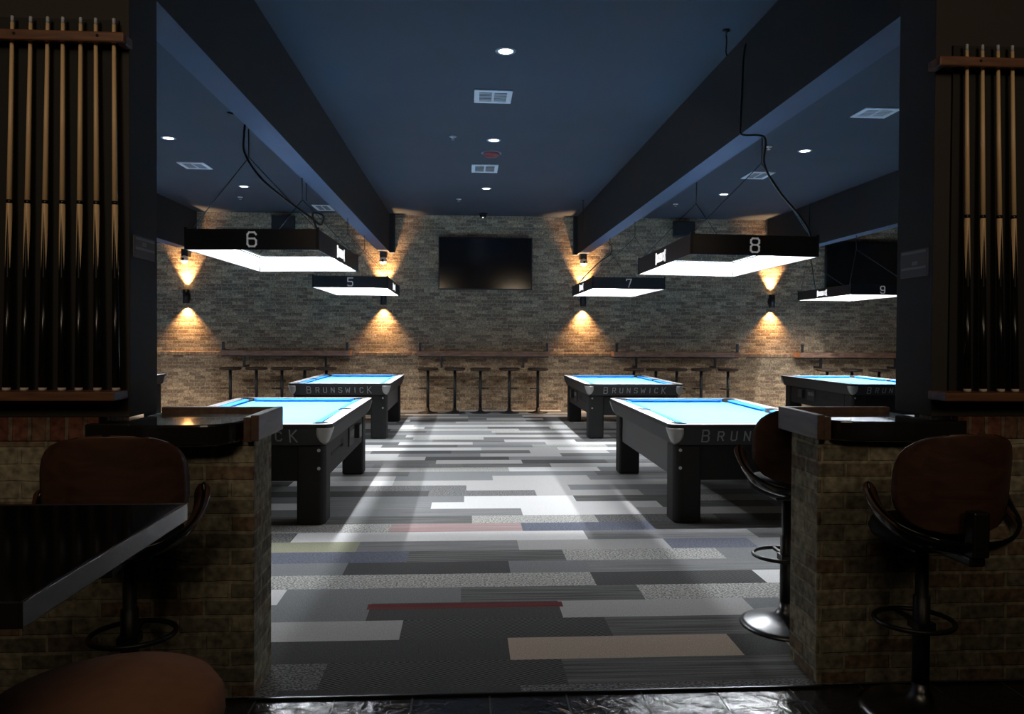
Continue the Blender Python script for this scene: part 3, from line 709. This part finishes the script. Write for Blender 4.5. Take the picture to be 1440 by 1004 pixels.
for x, y, n, lb in ((1.98, 5.72, .17, 'black ceiling hook with short cord, nearest the camera'), (2.0, 13.0, .5, 'black ceiling hook with thin cord beside right beam near the wall'), (-2.44, 11.6, .3, 'black ceiling hook with thin cord above light number 6')):
    t = thing('ceiling_hook', lb, 'hook', (x, y, CZ))
    b = bm_(); lathe(b, [(.03, 0), (.028, -.012), (.008, -.018), (.006, -.04)], 12); obj('base', b, m_black, t)
    b = bm_(); tube(b, smoothpath([(0, 0, -.038), (.004, 0, -n * .5), (0, 0, -n), (.012, 0, -n - .03)]), .006, 6); obj('cord', b, m_black, t)

# ------------------------------------------------------------------ back wall fittings
def sconce(x, label):
    t = thing('wall_sconce', label, 'wall light', (x, WY, 2.20), 0, 'up and down wall sconces')
    b = bm_(); cbox(b, 0, -.01, 0, .10, .02, .12); obj('wall_plate', b, m_black, t, bevel=.003)
    b = bm_(); lathe(b, [(.045, -.13), (.058, -.13), (.058, .13), (.045, .13), (.045, .09), (.001, .09)], 24, (0, -.085, 0)); 
    obj('body', b, m_black, t)
    for s in (-1, 1):
        b = bm_(); lathe(b, [(.042, s * .112), (.042, s * .116)], 20, (0, -.085, 0)); obj('lens', b, m_bulb, t)
    add_light('sconce_downlight', 'SPOT', (0, -.085, -.135), SCONCE_W, WARM, t, (0, .10, -1), .03, spot=1.6, blend=.85)
    add_light('sconce_uplight', 'SPOT', (0, -.085, .135), SCONCE_W * 1.8, WARM, t, (0, .05, 1), .03, spot=1.15, blend=.8)
sconce(-5.377, 'black wall sconce glowing warm below light number 6, near left pillar')
sconce(-1.623, 'black wall sconce glowing warm behind light number 5')
sconce(2.291, 'black wall sconce glowing warm below light number 7')
sconce(6.11, 'black wall sconce glowing warm right of light number 7, under number 8')
def turret(x, z, label):
    t = thing('security_camera', label, 'camera', (x, WY, z), 0, 'round eyed wall cameras')
    b = bm_(); box(b, -.065, .065, -.16, 0, .06, .20); obj('bracket', b, m_black, t, bevel=.006)
    b = bm_(); lathe(b, [(.001, -.085), (.035, -.078), (.062, -.05), (.075, -.01), (.07, .03), (.04, .06)], 24, (0, -.16, 0), axis='Y')
    obj('housing', b, mat('pale_camera_housing', (.62, .60, .55), .4), t)
    b = bm_(); lathe(b, [(.001, -.094), (.022, -.092), (.027, -.078)], 16, (0, -.16, 0), axis='Y'); obj('lens', b, m_tv, t)
    return t
turret(-1.626, 2.92, 'pale ring shaped camera under the end of left beam')
turret(2.285, 2.93, 'pale ring shaped camera under the end of right beam')
turret(-5.38, 2.90, 'pale ring shaped camera just left of light number 6')
def tv(x0, x1, z0, z1, label):
    t = thing('television', label, 'television', ((x0 + x1) / 2, WY, (z0 + z1) / 2), 0, 'wall televisions')
    hx, hz = (x1 - x0) / 2, (z1 - z0) / 2
    b = bm_(); box(b, -hx, hx, -.13, -.08, -hz, hz); obj('frame', b, m_tvf, t, bevel=.006)
    b = bm_(); box(b, -hx + .02, hx - .02, -.132, -.130, -hz + .025, hz - .02); obj('screen', b, m_tv, t)
    b = bm_(); box(b, -.3, .3, -.08, 0, -.22, .22); obj('wall_mount', b, m_black, t)
tv(-.56, 1.275, 2.375, 3.40, 'large dark flat television on the brick wall between two beams')
tv(7.19, 9.03, 2.40, 3.42, 'dark flat television on the wall above light number 9')
def speaker(x, z, label):
    t = thing('wall_speaker', label, 'speaker', (x, WY, z), 0, 'black wall speakers')
    b = bm_()
    poly = [(-.23, -.28), (.23, -.28), (.17, -.06), (-.17, -.06)]
    prism(b, poly, -.15, .15); obj('cabinet', b, m_black, t, bevel=.02)
    b = bm_(); prism(b, [(-.20, -.288), (.20, -.288), (.20, -.281), (-.20, -.281)], -.125, .125); obj('grille', b, m_shade, t)
    b = bm_(); box(b, -.05, .05, -.07, 0, -.04, .04); obj('bracket', b, m_black, t)
speaker(-3.5, 3.60, 'black speaker left of the television, high behind light six')
speaker(4.25, 3.60, 'black speaker right of the television, high behind light eight')

def counter(x0, x1, label, br):
    t = thing('wall_counter', label, 'wall counter', ((x0 + x1) / 2, WY, 1.06), 0, 'reclaimed wood counters along brick wall')
    h = (x1 - x0) / 2
    b = bm_(); n = 24; z0, z1 = 0.0, .12
    a = []
    for i in range(n + 1):
        x = -h + 2 * h * i / n; a.append((x, -.33 + random.uniform(-.012, .012)))
    poly = a + [(h, -.036), (-h, -.036)]
    prism(b, poly, z0 + .02, z1); obj('counter_top', b, m_counter, t, bevel=.006)
    b = bm_(); box(b, -h + .02, h - .02, -.30, -.036, 0, .02); obj('support_rail', b, m_black, t)
    for s in (-1, 1):
        b = bm_(); box(b, *sorted((s * (h - .03), s * (h - .075))), -.33, -.30, .12, .28); box(b, *sorted((s * (h - .03), s * (h - .075))), -.33, -.0005, .12, .128); obj('end_upright', b, m_black, t)
    for bx in br:
        b = bm_(); X = bx - (x0 + x1) / 2
        box(b, X - .02, X + .02, -.30, -.26, -.20, 0); box(b, X - .02, X + .02, -.28, -.0005, -.20, -.16)
        obj('bracket', b, m_black, t)
counter(-4.66, -2.236, 'brown wood wall counter behind light number 6, left of centre', (-4.227, -2.693))
counter(-.95, 1.61, 'brown wood wall counter under the middle television', (-.485, 1.097))
counter(2.868, 5.38, 'brown wood wall counter right of the third wall sconce', (3.319, 4.894))
counter(6.59, 8.75, 'brown wood wall counter cut off by the right partition', (7.04, 8.575))

def bar_stool():
    t = thing('bar_stool', 'x', 'bar stool', (0, 14.35, 0.0093), 0, 'stools under the wall counters')
    b = bm_(); lathe(b, [(.001, .805), (.18, .808), (.197, .825), (.197, .845), (.185, .858), (.001, .86)], 24); obj('seat', b, m_stoolw, t)
    b = bm_(); lathe(b, [(.028, .03), (.028, .815)], 14); obj('column', b, m_black, t)
    b = bm_(); lathe(b, [(.19, 0), (.19, .008), (.10, .022), (.04, .045), (.03, .10)], 24); obj('base', b, m_black, t)
    b = bm_(); box(b, -.14, -.02, -.012, .012, .455, .475); tube(b, [(-.14, -.10, .465), (-.15, 0, .465), (-.14, .10, .465)], .011, 6); obj('foot_rest', b, m_black, t)
    return t
st0 = bar_stool(); first = True
names = ['leftmost', 'second from left', 'middle', 'second from right', 'rightmost']
for grp, xs_ in (('under the left counter', (-4.41, -3.93, -3.46, -3.04, -2.64)), ('under the television counter', (-.735, -.225, .26, .815, 1.36)),
                ('under the counter right of the television', (3.22, 3.65, 4.06, 4.54, 5.07))):
    for k, x in enumerate(xs_):
        rz = random.choice((0, 0, PI, PI, .9)); lb = 'dark round pedestal stool, %s of five %s' % (names[k], grp)
        if first: st0.location.x = x; st0.rotation_euler.z = rz; st0['label'] = lb; first = False
        else: dup(st0, (x, 14.35, .0093), rz, lb)
for x, lb in ((7.05, 'dark round pedestal stool behind the half hidden table, leftmost of three'), (7.55, 'dark round pedestal stool behind the half hidden table, middle of three'), (8.1, 'dark round pedestal stool behind the half hidden table, nearest right partition')):
    dup(st0, (x, 14.35, .0093), PI, lb)

# ------------------------------------------------------------------ cue racks and cues
def cue_mesh(bottom_z=0):
    parts = {}
    b = bm_(); lathe(b, [(.0062, 1.43), (.0065, 1.448), (.006, 1.455), (.001, 1.458)], 12); parts['tip'] = (b, m_ferr)
    b = bm_(); lathe(b, [(.0105, .742), (.0068, 1.43)], 12); parts['shaft'] = (b, m_maple)
    b = bm_(); lathe(b, [(.0112, .728), (.0112, .742)], 12); parts['joint_collar'] = (b, m_cueb)
    # forearm with four spliced points: maple above, black spears rising into it
    b = bm_(); n = 16
    def rad(z): return .0145 - (.0145 - .0108) * (z - .01) / .72
    top = [b.verts.new((rad(.728) * math.cos(2 * PI * i / n), rad(.728) * math.sin(2 * PI * i / n), .728)) for i in range(n)]
    zig = [b.verts.new((rad(.5) * math.cos(2 * PI * i / n), rad(.5) * math.sin(2 * PI * i / n), .70 if i % 4 == 0 else (.47 if i % 4 == 2 else .585))) for i in range(n)]
    bot = [b.verts.new((rad(.44) * math.cos(2 * PI * i / n), rad(.44) * math.sin(2 * PI * i / n), .44)) for i in range(n)]
    for i in range(n):
        j = (i + 1) % n
        f = b.faces.new((zig[i], zig[j], top[j], top[i])); f.smooth = True; f.material_index = 0
        f = b.faces.new((bot[i], bot[j], zig[j], zig[i])); f.smooth = True; f.material_index = 1
    parts['forearm'] = (b, [m_maple, m_cueb])
    b = bm_(); lathe(b, [(.0145, .012), (rad(.44), .44)], 16); parts['butt'] = (b, m_cueb)
    b = bm_(); lathe(b, [(.0125, 0), (.0147, .003), (.0147, .012)], 16); parts['bumper'] = (b, m_bump)
    return parts
cue0 = thing('pool_cue', 'x', 'pool cue', (0, 0, 0), 0)
for k, (b, m_) in cue_mesh().items(): obj(k, b, m_, cue0)
usedcue = [False]
def place_cue(xb, xt, yb, yt, z, label, group, s=1.0):
    if not usedcue[0]: o = cue0; o['label'] = label; o['group'] = group; usedcue[0] = True
    else: o = dup(cue0, (0, 0, 0), 0, label, group)
    o.location = (xb, yb, z)
    o.rotation_euler = (-(yt - yb) / 1.458, (xt - xb) / 1.458, random.uniform(-.25, .25))
def rack(x0, x1, label, holes, pin=.03):
    t = thing('cue_rack', label, 'cue rack', ((x0 + x1) / 2, NY, 1.22), 0, 'wall cue racks')
    cx = (x0 + x1) / 2; h = (x1 - x0) / 2
    b = bm_(); box(b, -h, h, -.125, 0, 0, .036)
    obj('bottom_shelf', b, m_rackw, t, bevel=.005)
    b = bm_(); nseg = 20
    lo = []; 
    box(b, -h - .02, h + .02, -.085, -.063, 1.388, 1.428)
    box(b, -h - .02, -h + .015, -.063, 0, 1.388, 1.428); box(b, h - .015, h + .02, -.063, 0, 1.388, 1.428)
    obj('top_bar', b, m_rackw, t, bevel=.006)
    for hx_ in holes:
        b = bm_(); lathe(b, [(.006, -.0015), (.006, 0)], 10, (hx_ - cx, -.0855, 1.41), axis='Y'); obj('peg_hole', b, m_dark, t)
    b = bm_(); box(b, -h + pin, h - .03, -.012, 0, .036, 1.50); obj('back_panel', b, mat('black_rack_panel', (0.010, 0.009, 0.009), 0.8), t)
rack(-2.35, -1.352, 'wooden wall cue rack holding seven cues left of the opening', (-1.74, -1.43))
rack(1.965, 2.75, 'wooden wall cue rack holding four cues right of the opening', (2.12,), .085)
ordn = ['leftmost', 'second from left', 'third from left', 'middle', 'third from right', 'second from right', 'rightmost']
for k, (xb, xt) in enumerate(((-1.788, -1.766), (-1.721, -1.697), (-1.652, -1.633), (-1.579, -1.575), (-1.515, -1.510), (-1.444, -1.454), (-1.373, -1.383))):
    place_cue(xb, xt, 3.04, 3.052, 1.2562, 'maple and black pool cue, %s in the seven cue rack' % ordn[k], 'cues in the seven cue rack')
for k, (xb, xt) in enumerate(((2.099, 2.083), (2.168, 2.151), (2.246, 2.219), (2.309, 2.282))):
    place_cue(xb, xt, 3.04, 3.052, 1.2562, 'maple and black pool cue, %s in the four cue rack' % ('leftmost', 'second from left', 'third from left', 'rightmost')[k], 'cues in the four cue rack')

# ------------------------------------------------------------------ swivel bar chairs
def bar_chair(loc, rz, label, z0=0.0):
    t = thing('bar_chair', label, 'bar chair', loc, rz, 'wood backed swivel bar chairs')
    b = bm_(); lathe(b, [(.225, 0), (.227, .006), (.20, .018), (.12, .034), (.06, .055), (.036, .085), (.033, .12)], 40); obj('base', b, m_dchrome, t)
    b = bm_(); lathe(b, [(.031, .12), (.031, .46), (.024, .462), (.024, .655)], 20); obj('column', b, m_black, t)
    b = bm_(); pts = []
    for k in range(28):
        a = 2 * PI * k / 28; pts.append((.15 * math.cos(a), .045 + .135 * math.sin(a), .348))
    tube(b, pts, .010, 8, closed=True); box(b, -.008, .008, .02, .175, .341, .355)
    box(b, -.036, .036, -.036, .036, .333, .363)
    obj('foot_ring', b, m_black, t)
    b = bm_(); tube(b, [(.03, 0, .66), (.13, .02, .635), (.20, .03, .615)], .005, 6); obj('height_lever', b, m_black, t)
    b = bm_(); box(b, -.09, .09, -.09, .09, .655, .672); obj('swivel_plate', b, m_black, t, bevel=.006)
    b = bm_(); lathe(b, [(.02, .672), (.15, .678), (.185, .70), (.195, .725), (.185, .755), (.14, .77), (.001, .776)], 40)
    obj('seat', b, m_leath_d, t)
    b = bm_(); nu, nv = 22, 16; R = .34; g = []
    for j in range(nv + 1):
        v = -1 + 2 * j / nv; vv = max(-.9999, min(.9999, math.sin(v * PI / 2))); n_ = 2.9
        wv = max(.02, (1 - abs(vv) ** n_) ** (1 / n_)); row_ = []
        for i in range(nu + 1):
            u = (-1 + 2 * i / nu) * wv; a = u * .77
            z = .952 + vv * .182
            row_.append(b.verts.new((R * math.sin(a), -.235 + R * (1 - math.cos(a)) - .10 * (z - .8), z)))
        g.append(row_)
    for j in range(nv):
        for i in range(nu):
            f = b.faces.new((g[j][i], g[j][i + 1], g[j + 1][i + 1], g[j + 1][i])); f.smooth = True
    o = obj('backrest', b, m_ply, t); md = o.modifiers.new('solid', 'SOLIDIFY'); md.thickness = .014; md.offset = 0
    half_ = [(-.262, -.035, .915), (-.268, -.06, .875), (-.262, -.115, .825), (-.235, -.19, .78), (-.17, -.25, .75), (-.09, -.28, .735)]
    pth = smoothpath(half_ + [(0, -.288, .732)] + [(-p[0], p[1], p[2]) for p in half_[::-1]], 6)
    b = bm_(); tube(b, pth, .010, 10, rx=.036); obj('arm_band', b, m_blackg, t)
    for s in (0, 1):
        seg = pth[:22] if s == 0 else pth[::-1][:22]
        b = bm_(); L_, R_ = [], []
        for i, p in enumerate(seg):
            q = i / 21; wdt = .045 * math.sin(min(1, (q + .06) * 3.2) * PI / 2) * (1 - q * .72)
            inn = Vector((-p.x, -p.y + .05, 0)).normalized()
            d = Vector((0, 0, 1)) * .25 - Vector((-p.x, 0, 0)).normalized() * .75
            c = p + Vector((0, -.014, .010))
            L_.append(b.verts.new(c + d * wdt)); R_.append(b.verts.new(c - d * wdt))
        for i in range(21):
            f = b.faces.new((L_[i], L_[i + 1], R_[i + 1], R_[i])); f.smooth = True
        o = obj('arm_pad', b, m_ply, t); md = o.modifiers.new('solid', 'SOLIDIFY'); md.thickness = .012; md.offset = 0
    b = bm_(); vs = box(b, -.032, .032, -.318, -.268, .70, .865)
    box(b, -.03, .03, -.30, -.05, .665, .70)
    obj('back_bracket', b, m_black, t, bevel=.008)
    return t
bar_chair((-1.245, 2.86, 0.0), .15, 'walnut backed bar chair partly hidden behind the black table')
bar_chair((1.80, 2.86, 0.0), .06, 'walnut backed bar chair against right brick half wall, below four cues')
bar_chair((1.635, 3.74, .009), -.03, 'bar chair on carpet half hidden behind right half wall end')

# ------------------------------------------------------------------ foreground table and round stool
t = thing('bar_table', 'black bar height table at left with shiny edge, cut off by frame', 'table', (-1.15, 1.525, 0.004))
b = bm_(); box(b, -.475, .475, -.345, .32, 1.032, 1.068); obj('table_top', b, m_tabtop, t, bevel=.004)
b = bm_()
for x0, x1, y0, y1 in ((.475, .481, -.351, .326), (-.481, -.475, -.351, .326), (-.475, .475, -.351, -.345), (-.475, .475, .32, .326)): box(b, x0, x1, y0, y1, 1.028, 1.0695)
obj('edge_band', b, m_tabedge, t, bevel=.002)
b = bm_(); lathe(b, [(.24, 0), (.24, .012), (.05, .03), (.035, .06), (.035, 1.02), (.12, 1.032)], 24, (-.1, 0, 0)); obj('pedestal', b, m_black, t)
t = thing('round_stool', 'brown leather round stool tucked below the black bar table', 'stool', (-.655, 1.40, .026), 0)
b = bm_(); lathe(b, [(.17, .70), (.20, .715), (.207, .745), (.205, .775), (.19, .797), (.12, .808), (.001, .812)], 48); obj('seat_cushion', b, m_leather, t)
b = bm_(); lathe(b, [(.19, .68), (.205, .69), (.205, .715), (.17, .72)], 40); obj('seat_rim', b, m_black, t)
b = bm_(); lathe(b, [(.17, -.026), (.17, -.01), (.05, .03), (.025, .06), (.025, .68)], 24); obj('pedestal', b, m_black, t)
bpy.context.view_layer.update()
